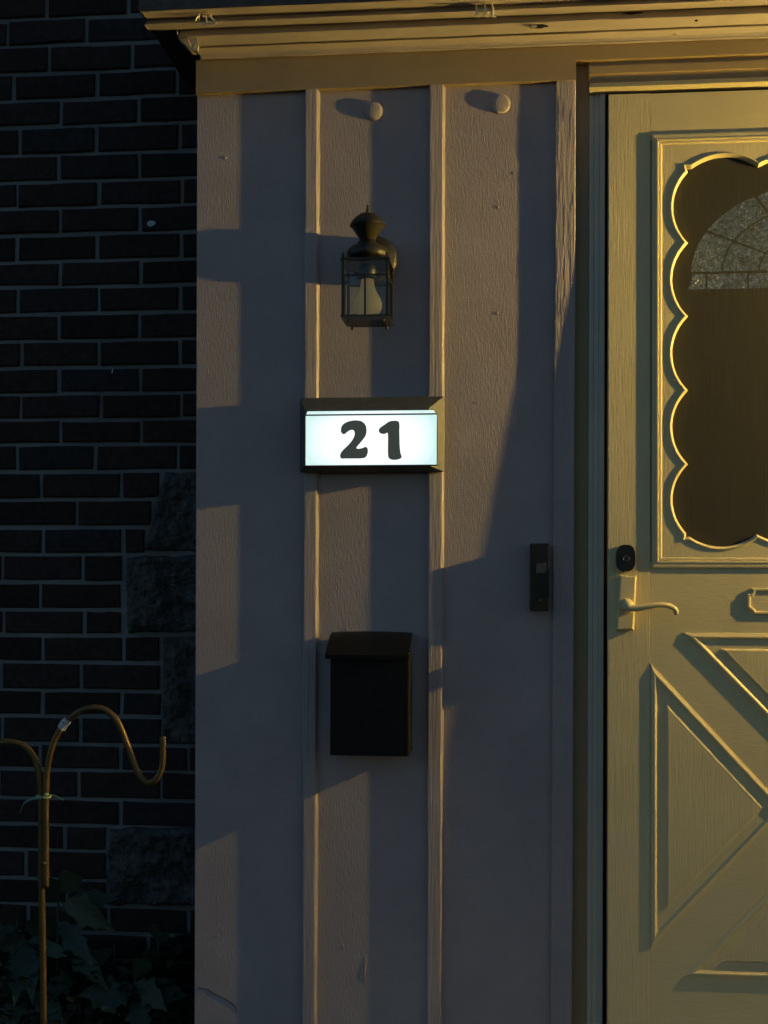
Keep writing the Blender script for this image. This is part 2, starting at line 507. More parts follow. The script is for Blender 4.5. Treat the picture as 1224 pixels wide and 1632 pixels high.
cols = [(312, 495), (495, 694), (694, 900)]
for a, b in cols: vboard('panel', a + (.6 if a > 400 else 0), b - .6, 0, M['panel'], thick=.018, bev=.001)
vboard('batten', 483.5, 504.5, -TB, M['batten'], thick=TB - .0005, bev=.003, wav=.0012)
vboard('batten', 682, 705, -TB, M['batten'], thick=TB - .0005, bev=.003, wav=.0012)
vboard('trim_board', 886, 918, -.0098, M['flaky'], thick=.0095, bev=.002, pa2=877, pb2=911.5, wav=.001)
# the mirrored far side of the door, out of the photograph
for a, b in ((1690, 1900), (1900, 2100), (2100, 2420)): vboard('panel', a, b - .8, 0, M['panel'], thick=.018, bev=.001, seg=4)
vboard('batten', 1890, 1912, -TB, M['batten'], thick=TB - .0005, bev=.003, seg=4)
vboard('trim_board', 1672, 1706, -.0115, M['batten'], thick=.03, seg=4)
# return wall to the brick and roof behind
obj('side_wall', B((XL + .001, .0185, ZB), (XL + .02, YB + .05, ZTOP + .3)), M['panel'], pw)
obj('back_board', B((XL + .021, .0185, ZB), (PX(918), .03, ZTOP + .2)), M['dark_gap'], pw)
# caulk fillets that catch the light along the battens
for pxr in (504.5, 705):
    x = PX(pxr, 900, -TB); bm = bmesh.new(); n = 60
    rr = []
    for s in range(n + 1):
        z = ZB + (ZTOP - ZB) * s / n; w = .0032 + .0016 * noise.noise(Vector((z * 9, pxr, 2)))
        rr.append([bm.verts.new(p) for p in ((x - .001, -.0005, z), (x - .001, -.006 + .001 * noise.noise(Vector((z * 14, pxr, 5))), z), (x + w * .35, -.0022, z), (x + w, -.0006, z))])
    for s in range(n):
        for k in range(3): bm.faces.new((rr[s][k], rr[s][k + 1], rr[s + 1][k + 1], rr[s + 1][k]))
    obj('caulk_bead', bm, M['batten'], pw, smooth=True)

# frieze board: deep to the left of the door, stepping up above it
def ZC(py, y): return PZ(py, 600, y)
zf_top = ZC(83, -.022)
xs = PX(918.5, 110, -.022)
z_low, z_hi = ZTOP, P(1000, 93, -.0145).z
bm = bmesh.new()
def frieze_poly():
    low = []; x0 = PX(311, 120, -.022); n = 40
    for k in range(n + 1):
        x = x0 + (xs - x0) * k / n; low.append((x, z_low + .0016 * noise.noise(Vector((x * 14, 1, 1)))))
    up = []; x1 = XR
    for k in range(1, n + 1):
        x = xs + (x1 - xs) * k / n; up.append((x, z_hi + .0014 * noise.noise(Vector((x * 14, 4, 1)))))
    return low + [(xs, z_hi)] + up + [(x1, zf_top), (x0, zf_top)]
prism(bm, frieze_poly(), -.0145, .02)
obj('frieze_board', bm, M['frieze'], pw)
# lower crown moulding, upper crown moulding, fascia
mo1 = [(-.0145, ZC(84.5, -.0145)), (-.024, ZC(83.2, -.024)), (-.0255, ZC(81.2, -.0255)), (-.0245, ZC(80.5, -.0245)), (-.028, ZC(75, -.028)), (-.037, ZC(69.5, -.037)), (-.046, ZC(66.2, -.046)), (-.0465, ZC(65, -.0465)), (.0, ZC(65, -.0465))]
mo2 = [(-.0425, ZC(64.9, -.0465)), (-.0430, ZC(62.8, -.043)), (-.056, ZC(62.0, -.056)), (-.058, ZC(60.5, -.058)), (-.068, ZC(55, -.068)), (-.080, ZC(48.5, -.080)), (-.084, ZC(46, -.084)), (.0, ZC(46, -.084))]
mo1 += [(.0, ZC(84.5, -.0145))]; mo2 += [(0, ZC(64.9, -.0465))]
def ragged(base, k):
    return lambda y, z: base - (k * (-y - .022)) + .006 * noise.noise(Vector((y * 160, z * 160, 3)))
obj('crown_moulding', sweep_x(bmesh.new(), mo1, 0, XR, x0f=ragged(PX(320, 80, -.03), .45), segs=90, jit=.0009), M['cornice'], pw)
obj('crown_moulding', sweep_x(bmesh.new(), mo2, 0, XR, x0f=ragged(PX(311, 60, -.05), .5), segs=90, jit=.0009), M['cornice'], pw)
zt = ZC(31, -.088)
obj('fascia', B((PX(284, 40, -.088), -.076, ZC(46, -.084) + .0005), (XR, -.01, zt + .06)), M['cornice'], pw)
# broken wood at the left end of the crown moulding
bm = bmesh.new()
prism(bm, [(P(x, y, -.088).x, P(x, y, -.088).z) for x, y in ((301, 62), (313, 60), (316, 72), (315, 82), (309, 80), (305, 70))], -.088, -.080)
prism(bm, [(P(x, y, -.078).x, P(x, y, -.078).z) for x, y in ((283, 56), (292, 55), (299, 62), (303, 72), (311, 82), (304, 82), (296, 72), (285, 63))], -.078, -.060)
obj('broken_end', bm, M['rawwood'], pw)
bm = bmesh.new()
for k in range(9):
    a = P(284 + 3.4 * k + random.uniform(-2, 2), 55 + 3.1 * k + random.uniform(-3, 3), -.086)
    tube(bm, [a, a + Vector((random.uniform(-.006, .004), -.006, random.uniform(.001, .009)))], [.0016, .0004], 5)
o = obj('splinters', bm, M['rawwood'], pw); o['kind'] = 'stuff'

# round plugs
def plug(px, py, r, label):
    c = P(px, py, 0); bm = bmesh.new()
    lathe(bm, [(r * 1.02, 0.0), (r, .0025), (r * .96, .0048), (r * .85, .0064), (r * .6, .0074), (r * .3, .0078), (.0005, .008)], c, 36, 'Y')
    t = obj('plug', bm, M['panel'], None, smooth=True); return tag(t, label, 'plug', 'painted round plugs under the frieze')
plug(595.5, 178, .0205, 'round painted plug above the lantern')
plug(797, 166, .0222, 'round painted plug in the board right of the lantern board')

# flakes, chips and a paint crack
def chip(px, py, w, h, y, mat, n=12, rot=0.0, thick=.0016, parent=pw, name='paint_chip'):
    c = P(px, py, y); bm = bmesh.new(); pts = []
    for k in range(n):
        a = 2 * pi * k / n; s = random.uniform(.7, 1.15)
        x, z = cos(a) * w * s, sin(a) * h * s
        pts.append((c.x + x * cos(rot) - z * sin(rot), c.z + x * sin(rot) + z * cos(rot)))
    prism(bm, pts, y - thick, y + .0005)
    return obj(name, bm, mat, parent)
chip(857, 42, .022, .0045, -.0755, M['dirt'], 16, 0, .004); chip(850, 42.5, .008, .003, -.081, M['cornice'], 8)
chip(466, 57, .012, .0028, -.070, M['rawwood'], 9, -.3)
chip(1075, 55, .006, .002, -.072, M['rawwood'], 7); chip(1110, 33, .004, .002, -.0765, M['dirt'], 7)
chip(1008, 21, .022, .0022, -.0765, M['dirt'], 12)
def crack(pts, y, r=.0006, mat='dirt'):
    bm = bmesh.new(); p = [P(a, b, y) for a, b in pts]; tube(bm, p, [r * (.5 + .6 * random.random()) for _ in p], 5)
    return obj('paint_crack', bm, M[mat], pw)
crack([(316, 1574), (325, 1576), (332, 1577), (338, 1582), (348, 1587), (358, 1592), (367, 1597), (374, 1603), (378, 1612)], -.0002, .0009)
# loose paint on the trim beside the door and little runs on the panels
bm = bmesh.new()
for k in range(40):
    py = random.uniform(150, 560) if k < 32 else random.uniform(560, 900)
    px = 886 + (py - 150) * -.006 + random.choice((random.uniform(1, 7), random.uniform(2, 30)))
    a = P(px, py, -.0096); L = random.uniform(.02, .10); n = 8
    pp = [a + Vector((.0022 * noise.noise(Vector((k * 3.1, t * L * 60 / n, 0))), 0, -L * t / n)) for t in range(n + 1)]
    tube(bm, pp, [.0003] + [random.uniform(.0004, .0009) for _ in range(n - 1)] + [.0002], 6)
o = obj('peeling_paint', bm, M['flaky'], pw, smooth=True); o['kind'] = 'stuff'
bm = bmesh.new()
for (px, py, L) in ((582, 1525, .06), (548, 1505, .012), (793, 328, .006), (792, 497, .006), (408, 1410, .012), (347, 1488, .008), (552, 1001, .005), (820, 275, .005), (640, 880, .006), (360, 250, .006), (760, 640, .006)):
    a = P(px, py, -.0004)
    tube(bm, [a + Vector((random.uniform(-.002, .002), 0, -L * t)) for t in (0, .3, .6, 1)], [.0005, .0013, .0016, .0004], 6)
o = obj('paint_runs', bm, M['panel'], pw, smooth=True); o['kind'] = 'stuff'

# roof above; its dark front edge stands in for the gutter's shaded upper face
obj('roof', B((PX(222, 20, -.15), -.153, ZC(1.9, -.15) + .0004), (XR, 1.0, ZC(1.9, -.15) + .09)), M['roof'], pw)

# ------------------------------------------------------------------ gutter
gu = thing('gutter', 'tan metal rain gutter running along the top edge of the porch', 'gutter', (PX(230, 20, -.12), -.12, zt))
gp = [(-.0765, ZC(30.5, -.0885)), (-.098, ZC(30, -.098)), (-.116, ZC(25, -.116)), (-.118, ZC(23.8, -.118)), (-.1165, ZC(23, -.1165)), (-.107, ZC(22.5, -.107)), (-.107, ZC(13, -.107)), (-.114, ZC(11.5, -.114)), (-.136, ZC(6.5, -.136)), (-.149, ZC(3.6, -.149)), (-.151, ZC(2.6, -.151)), (-.150, ZC(2.0, -.150)), (-.0765, ZC(2.0, -.150))]
obj('trough', sweep_x(bmesh.new(), gp, PX(234, 20, -.11), XR, segs=60, jit=.0006), M['gutter'], gu)
bm = bmesh.new(); sweep_x(bm, [(y + (-.002 if y < -.1 else 0), z - .0015) for y, z in gp], PX(234, 20, -.11) - .003, PX(234, 20, -.11))
obj('end_cap', bm, M['gutter'], gu)

def light_clip(px, py, label, sgn):
    t = thing('gutter_clip', label, 'clip', P(px, py, -.13), 'plastic string light clips on the gutter')
    bm = bmesh.new(); q = lambda a, b, y=-.128: P(px + a, py + b, y - .006)
    if sgn > 0:
        tube(bm, [q(-10, 12), q(-4, 14), q(6, 14), q(15, 13), q(8, 6), q(0, -6), q(-3, 0), q(-1, 12)], .0021, 7)
        tube(bm, [q(-14, 10), q(-13, -3, -.118), q(-20, 8, -.118)], .0018, 6)
    else:
        for dx in (-14, 0, 12): tube(bm, [q(dx, -12, -.119), q(dx + 2, -2, -.123), q(dx + 1, 7, -.125), q(dx + 7, 8, -.122)], .0024, 7)
        tube(bm, [q(-14, -2, -.122), q(13, -3, -.122)], .0022, 7)
    obj('wire_loop', bm, M['clip'], t)
    b = P(px, py, -.118); obj('clip_base', B((b.x - .010, -.126, b.z - .004), (b.x + .010, -.1182, b.z + .004), .0008), M['clip'], t)
light_clip(331, 25, 'bent wire light clip near the left end of the gutter', 1)
light_clip(772, 19, 'three pronged light clip on the gutter right of the lantern', -1)

# ------------------------------------------------------------------ door frame
df = thing('door_frame', 'taupe door casing with stepped jamb between the trim and the storm door', 'door frame', (PX(930), 0, FLOOR))
def fbox(name, pa, pb, y, zt_, zb_, mat, back=.12, bev=.0012):
    a, b = PX(pa, 900, y), PX(pb, 900, y)
    return obj(name, B((a, y, zb_), (b, back, zt_), bev), mat, df)
zc0 = P(930, 97, .012).z
XDC = PX(1295, 900, -.025)                 # door centre line
zj = P(1000, 145, .012).z
fbox('casing', 912, 937, .014, z_hi - .0005, FLOOR, M['frieze'])
for k, (a, b, y) in enumerate(((937.2, 945, .010), (945.2, 953.5, .0065), (953.7, 962.5, .003))):
    fbox('jamb_step', a, b, y, zj, FLOOR, M['jamb'])
fbox('gap_shade_strip', 962.6, 973, .022, zj, FLOOR, M['dark_gap'])  # black strip painting the shade in the gap beside the door
def mirx(x): return 2 * XDC - x
for (a, b, y, mt) in ((912, 937, .014, M['trimh']), (937.2, 962.5, .004, M['jamb']), (962.6, 973, .022, M['dark_gap'])):
    obj('casing' if y == .014 else 'jamb_step' if y == .004 else 'gap_shade_strip', B((mirx(PX(a, 900, y)), y, FLOOR), (mirx(PX(b, 900, y)), .12, z_hi - .0005), .001), mt, df)
# head: stepped moulding, drip bar, dark gap
x0h, x1h = PX(937.2, 120, .012), mirx(PX(937.2, 120, .012))
hz = [P(1000, y, .01).z for y in (92, 108, 111, 121, 124, 134)]
obj('head_moulding', sweep_x(bmesh.new(), [(.12, hz[0] - .0005), (-.004, hz[0] - .0005), (-.0045, hz[1]), (-.0085, hz[1] - .0015), (-.0085, hz[2] - .001), (-.0085, hz[3]), (-.003, hz[3] - .001), (-.0035, hz[5]), (.12, hz[5])], x0h + .001, x1h - .001), M['frieze'], df)
zd0, zd1 = P(1000, 136, -.016).z, P(1000, 143, -.012).z
obj('drip_bar', sweep_x(bmesh.new(), [(.06, hz[5] - .0006), (-.004, hz[5] - .0006), (-.0125, zd0 + .001), (-.0130, zd0 - .001), (-.006, zd1), (-.003, zd1 - .001), (.06, zd1 - .001)], PX(940, 140, -.016), mirx(PX(940, 140, -.016))), M['door_s'], df)
obj('gap_shade_strip', B((PX(964), .006, zd1 - .03), (mirx(PX(964)), .06, zd1 - .0012)), M['dark_gap'], df)  # black strip painting the shade in the gap over the door

# ------------------------------------------------------------------ storm door (hung slightly out of plumb: its foot stands proud)
TILT = R(1.3)
ztd = P(1000, 150, -.009).z
XDL = PX(969.5, 900, -.027)
sd = thing('storm_door', 'cream storm door with scalloped screen window and crossed panels below', 'door', (XDC, -.009, ztd))
sd.rotation_euler = (-TILT, 0, 0)
def PD(px, py):
    """photo point -> (x, z) on the leaning door, relative to its top centre"""
    d = ray(px, py); n = Vector((0, cos(TILT), -sin(TILT))); o = Vector((XDC, -.009, ztd))
    c = Vector((0, -DIST, EYE)); t = (o - c).dot(n) / d.dot(n); p = c + d * t
    return (p.x - XDC, (p.z - ztd) / cos(TILT))
def DX(px, py=700): return PD(px, py)[0]
def DZ(py, px=1100): return PD(px, py)[1]
MMP = DX(1101, 700) - DX(1100, 700)
def dobj(name, bm, mat, parent=sd, smooth=False): return obj(name, bm, mat, parent, smooth, True)
xl, xj = DX(969.5), DX(1036)
zbot = FLOOR + .02 - ztd
wz0, wz1 = DZ(214), DZ(905)                # window frame rows
TH = .030
dobj('stile', B((xl, -.0012, zbot), (xj, TH, 0), .0006), M['door_v'])
dobj('stile', B((-xj, -.0012, zbot), (-xl, TH, 0), .0006), M['door_v'])
dobj('top_rail', B((xj + .0003, 0, wz0 - .012), (-xj - .0003, TH, -.0002), .0012), M['door_h'])
dobj('lower_skin', B((xj + .0003, 0, zbot), (-xj - .0003, TH, wz1 + .012), .0012), M['door_h'])
dobj('joint_backing', B((xj - .004, .006, zbot + .01), (xj + .004, .012, -.01)), M['door_s'])

def rect_frame(bm, x0, x1, z0, z1, prof):
    """mitred frame; prof: (inset, y) from the outer edge inwards"""
    rings = []
    for ins, y in prof:
        rings.append([bm.verts.new(p) for p in ((x0 + ins, y, z0 + ins), (x1 - ins, y, z0 + ins), (x1 - ins, y, z1 - ins), (x0 + ins, y, z1 - ins))])
    for r0, r1 in zip(rings[:-1], rings[1:]):
        for k in range(4): bm.faces.new((r0[k], r0[(k + 1) % 4], r1[(k + 1) % 4], r1[k]))
    return bm
wx0 = DX(1038.5); px_ = MMP
wf = dobj('window_frame', rect_frame(bmesh.new(), wx0, -wx0, wz1, wz0, [(0, .001), (.0003, -.0046), (2 * px_, -.0052), (7 * px_, -.0056), (7.3 * px_, -.0056)]), M['door_v'])
o = dobj('bead', rect_frame(bmesh.new(), wx0 + 7.3 * px_, -wx0 - 7.3 * px_, wz1 + 7.3 * px_, wz0 - 7.3 * px_,
     [(0, -.0056), (.0012, -.0068), (.0045, -.0066), (.0062, -.0044), (.0072, -.0052), (.0105, -.0048), (.0125, -.0022), (.0132, .004)]), M['door_s'], wf)
# scalloped border
def arc_pts(a, b, bulge, n=18):
    """circular arc from a to b, bulging by the vector bulge at its middle"""
    a, b, g = Vector(a), Vector(b), Vector(bulge); h = (b - a).length / 2; s = g.length
    r = (h * h + s * s) / (2 * s); m = (a + b) / 2; c = m + g.normalized() * (s - r); out = []
    ux, uy = (b - a).normalized(), g.normalized(); al = math.asin(min(1, h / r))
    for k in range(n + 1):
        t = -al + 2 * al * k / n; out.append(c + ux * (r * sin(t)) + uy * (r * cos(t)))
    return out
cx_ = DX(1090.5, 500); bl = DX(1067, 500) - DX(1090.5, 500)
zc = [DZ(y, 1090) for y in (273, 387, 504, 622, 740, 851)]
xt = [DX(1101, 262), DX(1209, 262)]; zt_ = DZ(262, 1150); zb_ = DZ(860, 1150); sag = DZ(245, 1150) - DZ(262, 1150)
half = []                                   # top centre going left, down the left side, to bottom centre
x2 = xt[1]
mid = arc_pts((-x2, zt_), (x2, zt_), (0, sag * 1.15), 22)
half += mid[11:]
half += arc_pts((x2, zt_), (xt[0], zt_), (0, sag))[1:]
half += [Vector((cx_ - .002, zt_ + .001))]
pr = None
for i in range(5):
    a = arc_pts((cx_ if i else cx_ + .001, zc[i]), (cx_ if i < 4 else cx_ - .002, zc[i + 1]), (bl if i not in (0, 4) else bl * .95, 0))
    half += a if i == 0 else a[1:]
half += [Vector((cx_ - .003, zb_ - .002))]
half += arc_pts((xt[0] - .004, zb_), (x2 - .004, zb_ + .004), (0, -sag))
mid2 = arc_pts((x2 - .004, zb_ + .004), (-x2 + .004, zb_ + .004), (0, -sag * 1.15), 22)
half += mid2[1:12]
loop = half + [Vector((-p.x, p.y)) for p in reversed(half[1:-1])]
ox0, oz0, oz1 = wx0 + 7.3 * px_ + .0125, wz0 - 7.3 * px_ - .0125, wz1 + 7.3 * px_ + .0125
bm = bmesh.new()
# flat board between the bead and the scallops: fan each loop vertex out to the rectangle
def to_rect(p):
    cx, cz = 0.0, (oz0 + oz1) / 2; dx, dz = p.x - cx, p.y - cz; hx, hz2 = -ox0, (oz0 - oz1) / 2
    k = min(hx / abs(dx) if abs(dx) > 1e-6 else 9e9, hz2 / abs(dz) if abs(dz) > 1e-6 else 9e9)
    return Vector((cx + dx * k, cz + dz * k))
N = len(loop); YF = -.0018
inn = [bm.verts.new((p.x, YF, p.y)) for p in loop]
oq = [to_rect(p) for p in loop]
out = [bm.verts.new((p.x, YF, p.y)) for p in oq]
bk = [bm.verts.new((p.x, .010, p.y)) for p in loop]
for i in range(N):
    j = (i + 1) % N
    a, b = oq[i], oq[j]
    ca = abs(abs(a.x) + ox0) < 1e-5; cb = abs(abs(b.x) + ox0) < 1e-5
    if ca != cb:
        corner = bm.verts.new((a.x if ca else b.x, YF, b.y if ca else a.y))
        bm.faces.new((inn[i], inn[j], out[j], corner, out[i]))
    else: bm.faces.new((inn[i], inn[j], out[j], out[i]))
    bm.faces.new((inn[i], bk[i], bk[j], inn[j]))
wb = dobj('scalloped_border', bm, M['door_v'])
# raised edging along the scallops
def edging(loop, w, prof, y0, closed=True):
    """prof: (offset towards the inside 0..w, height y) ; loop is a list of 2-D points, inside on the right-hand/left-hand side found by area"""
    n = len(loop); A = sum(loop[i].x * loop[(i + 1) % n].y - loop[(i + 1) % n].x * loop[i].y for i in range(n)); sg = 1 if A > 0 else -1
    bm = bmesh.new(); rings = []
    for i in range(n):
        p0, p, p1 = loop[i - 1], loop[i], loop[(i + 1) % n]
        d0, d1 = (p - p0).normalized(), (p1 - p).normalized()
        n0, n1 = Vector((-d0.y, d0.x)) * sg, Vector((-d1.y, d1.x)) * sg
        m = n0 + n1
        m = m / max(.35, m.dot(n0)) if m.length > 1e-6 else n0
        rings.append([bm.verts.new((p.x + m.x * o_, y0 + y_, p.y + m.y * o_)) for o_, y_ in prof])
    k = len(prof)
    for i in range(n):
        a, b = rings[i], rings[(i + 1) % n]
        for q in range(k): bm.faces.new((a[q], b[q], b[(q + 1) % k], a[(q + 1) % k]))
    return bm
e_ = [(-.0010, .001), (-.0010, -.0016), (.0002, -.0026), (.0014, -.0026), (.0062, .0032), (.0064, .010)]
dobj('edging', edging(loop, .0045, e_, YF), M['door_s'], wb)
# screen
bm = bmesh.new(); bm.faces.new([bm.verts.new(p) for p in ((ox0 + .005, .0075, oz1 + .005), (-ox0 - .005, .0075, oz1 + .005), (-ox0 - .005, .0075, oz0 - .005), (ox0 + .005, .0075, oz0 - .005))])
dobj('screen', bm, M['screen'])

# name plaque with notched corners
def mirr(pts): return pts + [Vector((-p.x, p.y)) for p in reversed(pts)]
pq = [PD(1296, 937), PD(1200, 937)]
h = [Vector(PD(1198.5, 938)), Vector(PD(1199.5, 943)), Vector(PD(1197, 946.5)), Vector(PD(1191.5, 947.5)), Vector(PD(1191.2, 968)), Vector(PD(1196, 971.5)), Vector(PD(1199, 974)), Vector(PD(1201, 978.5))]
pl = mirr(h)
pe = [(-.001, .002), (-.001, -.0038), (.001, -.0054), (.004, -.0054), (.006, -.0036), (.0065, .002)]
pqo = dobj('plaque', edging(pl, .006, pe, 0), M['door_s'])
bm = bmesh.new(); prism(bm, [(p.x * .985, p.y + (.002 if p.y < DZ(957) else -.002)) for p in pl], -.002, .002); dobj('plaque_field', bm, M['door_h'], pqo)

# crossed lower panels: four triangles
def inset(poly, d):
    n = len(poly); A = sum(poly[i].x * poly[(i + 1) % n].y - poly[(i + 1) % n].x * poly[i].y for i in range(n)); sg = 1 if A > 0 else -1
    out = []
    for i in range(n):
        p0, p, p1 = poly[i - 1], poly[i], poly[(i + 1) % n]
        d0, d1 = (p - p0).normalized(), (p1 - p).normalized()
        n0, n1 = Vector((-d0.y, d0.x)) * sg, Vector((-d1.y, d1.x)) * sg
        m = n0 + n1; m = m / m.dot(n0); out.append(p + m * d)
    return out
def loft(poly, prof, cap):
    bm = bmesh.new(); rings = []
    for d, y in prof: rings.append([bm.verts.new((p.x, y, p.y)) for p in inset(poly, d)])
    n = len(poly)
    for a, b in zip(rings[:-1], rings[1:]):
        for k in range(n): bm.faces.new((a[k], a[(k + 1) % n], b[(k + 1) % n], b[k]))
    if cap: bm.faces.new(rings[-1])
    return bm
V2 = lambda *a: Vector(PD(*a))
zt3 = DZ(1009, 1200); zb3 = DZ(1560, 1200); xlt = DX(1036.5, 1280); xtl = DX(1088, 1280)
zl0, zl1 = DZ(1057, 1040), DZ(1512, 1040); zc3 = (zl0 + zl1) / 2; xtip = DX(1252, 1285)
ztip = DZ(1222, 1295); zbt = DZ(1348, 1295)
tris = [[(xlt, zl0), (xlt, zl1), (xtip, zc3)], [(-xlt, zl0), (-xlt, zl1), (-xtip, zc3)],
        [(xtl, zt3), (-xtl, zt3), (0, ztip)], [(xtl, zb3), (-xtl, zb3), (0, zbt)]]
for t in tris:
    poly = [Vector(p) for p in t]
    mo = dobj('panel_moulding', loft(poly, [(0, .001), (.0005, -.0020), (.004, -.0034), (.0075, -.0052), (.0100, -.0052), (.0118, -.0030), (.0150, -.0004)], False), M['door_s'])
    dobj('raised_panel', loft(poly, [(.0148, -.0004), (.034, -.0004), (.0365, -.0036), (.039, -.0044), (.041, -.0042)], True), M['door_v'], mo)

# deadbolt
lk = bmesh.new(); c = V2(996.5, 890); w2, h2 = 15.5 * px_, 22 * px_
def stadium(w, hh, n=8, pw_=3.2):
    out = []
    for k in range(40):
        a = 2 * pi * k / 40; ca, sa = cos(a), sin(a)
        out.append((math.copysign(abs(ca) ** (2 / pw_), ca) * w, math.copysign(abs(sa) ** (2 / pw_), sa) * hh))
    return out
rings = []
for s, y in ((1.0, .001), (1.0, -.016), (.97, -.020), (.92, -.0215)):
    rings.append([lk.verts.new((c.x + x * s, y, c.y + z * s)) for x, z in stadium(w2, h2, pw_=2.7)])
for a, b in zip(rings[:-1], rings[1:]):
    for k in range(40): lk.faces.new((a[k], a[(k + 1) % 40], b[(k + 1) % 40], b[k]))
lk.faces.new(rings[-1]); db = dobj('deadbolt', lk, M['gloss_black'])
db['label'] = 'black oval deadbolt above the lever handle'
bm = bmesh.new(); lathe(bm, [(.0072, 0), (.0072, .0022), (.0062, .0028), (.0054, .0022), (.0052, .0006), (.0005, .0006)], (c.x, -.0215, c.y - .001), 24, 'Y'); kc = dobj('keyhole', bm, M['keyway'], db)
bm = B((c.x - .0008, -.0224, c.y - .0045), (c.x + .0008, -.0218, c.y + .0028)); dobj('key_slot', bm, M['dark_gap'], db)
# lever handle
hp = [V2(987, 917), V2(1014, 917.5), V2(1009.5, 1004), V2(981, 1005)]
bm = loft(hp, [(0, .001), (0, -.009), (.0012, -.0125), (.004, -.0145)], True)
hd = dobj('handle_plate', bm, M['door_s'])
bc = V2(997, 966)
bm = bmesh.new(); lathe(bm, [(.0165, 0), (.0165, .010), (.0150, .016), (.0125, .020), (.0120, .030), (.0100, .035), (.004, .037), (.0005, .0372)], (bc.x, -.0140, bc.y), 28, 'Y'); dobj('handle_boss', bm, M['door_s'], hd, True)
lv = spline([(*V2(996, 968), -.046), (*V2(1010, 969.5), -.048), (*V2(1026, 967), -.050), (*V2(1044, 964), -.050), (*V2(1060, 965.5), -.048), (*V2(1071, 971), -.045), (*V2(1074.5, 979), -.042)], 6)
rr = [.0078 - .0022 * min(1, i / 22) for i in range(len(lv))]; rr[-1] = .004
bm = bmesh.new(); tube(bm, [(p.x, p.z, p.y) for p in lv], rr, 14); dobj('lever', bm, M['door_s'], hd, True)

# ------------------------------------------------------------------ inner door with fanlight, seen through the screen
YI = .085
idr = thing('inner_door', 'dark inner entry door with a fanlight behind the screen', 'door', (XDC, YI, FLOOR))
fx = PX(1295, 460, YI); fzb = P(1200, 459, YI).z; fzm = P(1200, 432.5, YI).z
fa = fx - PX(1099, 460, YI); fb = P(1295, 292, YI).z - fzm + (fzm - fzb) * .9
obj('slab', B((PX(975, 800, YI), YI + .006, FLOOR), (mirx(PX(975, 800, YI)), YI + .05, ztd + .02)), M['inner'], idr)
fl = obj('fanlight', B((fx - fa - .012, YI + .002, fzb - .012), (fx + fa + .012, YI + .0059, fzb - .001)), M['inner'], idr)
def ell(k, t): return (fx + fa * k * cos(t) * (1 if k < 1 else 1), fzm + (fb - (fzm - fzb) * .9) * k * sin(t))
tr = [R(180), R(151), R(118), R(62), R(29), R(0)]
def cell(k0, k1, t0, t1, n=8):
    o_ = [ell(k1, t0 + (t1 - t0) * i / n) for i in range(n + 1)]
    i_ = [ell(k0, t1 + (t0 - t1) * i / n) for i in range(n + 1)] if k0 > 0 else [ell(0, 0)]
    return o_ + i_
def pane(poly):
    bm = bmesh.new(); prism(bm, poly, YI + .0005, YI + .003); obj('pane', bm, M['pebble'], fl)
G = .008
for k0, k1 in ((.74, .985), (.44, .725), (0, .425)):
    for t0, t1 in zip(tr[:-1], tr[1:]):
        if k0 == 0 and t0 != tr[0]: continue
        a, b = (t0 - .014 / k1, t1 + .014 / k1) if k0 else (R(178), R(2))
        pane(cell(k0, k1, a, b, 8 if k0 else 20))
hx = [-fa * .98, -fa * .86, -fa * .52, -fa * .18, fa * .18, fa * .52, fa * .86, fa * .98]
for a, b in zip(hx[:-1], hx[1:]):
    e0 = .010 if a == hx[0] else 0; e1 = .010 if b == hx[-1] else 0
    pane([(fx + a + .0022 - e0, fzb), (fx + b - .0022 + e1, fzb), (fx + b - .0022, fzm - .004), (fx + a + .0022, fzm - .004)])

# ------------------------------------------------------------------ lit house number sign
sg = thing('house_number_sign', 'glowing white house number 21 in a dark slant-sided metal frame', 'sign', P(592, 752, 0))
def q4(pxa, pxb, pya, pyb, y): return P(pxa, (pya + pyb) / 2, y).x, P(pxb, (pya + pyb) / 2, y).x, P((pxa + pxb) / 2, pya, y).z, P((pxa + pxb) / 2, pyb, y).z
a0 = q4(479.5, 708, 634, 752, -TB - .001); a1 = q4(478, 708, 633, 752.5, -TB - .012); a2 = q4(486, 683, 651, 742, -.055)
bm = bmesh.new(); rings = []
for (x0, x1, z1, z0), y in ((a0, -TB - .001), (a1, -TB - .012), (a2, -.055)):
    rings.append([bm.verts.new(p) for p in ((x0, y, z0), (x1, y, z0), (x1, y, z1), (x0, y, z1))])
for r0, r1 in zip(rings[:-1], rings[1:]):
    for k in range(4): bm.faces.new((r0[k], r0[(k + 1) % 4], r1[(k + 1) % 4], r1[k]))
bm.faces.new(rings[-1]); bm.faces.new(rings[0][::-1])
obj('housing', bm, M['housing'], sg)
# lens: white box with a sloping top, proud of the housing, held by a thin dark bezel
YL0, YL1 = -.0555, -.068
l0 = q4(487, 694, 657.6, 742, YL0); l1 = q4(487.2, 696, 661.0, 741, YL1)
M['lens'] = sign_mat((l1[0] + l1[1]) / 2, (l1[2] + l1[3]) / 2, (l1[1] - l1[0]) / 2, (l1[2] - l1[3]) / 2)
bm = bmesh.new()
f = [bm.verts.new((x, YL1, z)) for x, z in ((l1[0], l1[3]), (l1[1], l1[3]), (l1[1], l1[2] - .001), (l1[0], l1[2] - .001))]
b = [bm.verts.new((x, YL0, z)) for x, z in ((l0[0], l0[3]), (l0[1], l0[3]), (l0[1] - .004, l0[2] + .004), (l0[0] + .004, l0[2] + .004))]
bm.faces.new(f); bm.faces.new(b[::-1])
for k in range(4): bm.faces.new((f[k], f[(k + 1) % 4], b[(k + 1) % 4], b[k]))
ln = obj('lens', bm, M['lens'], sg)
x0, x1, z1, z0 = l1
t_ = .0016
bm = bmesh.new()
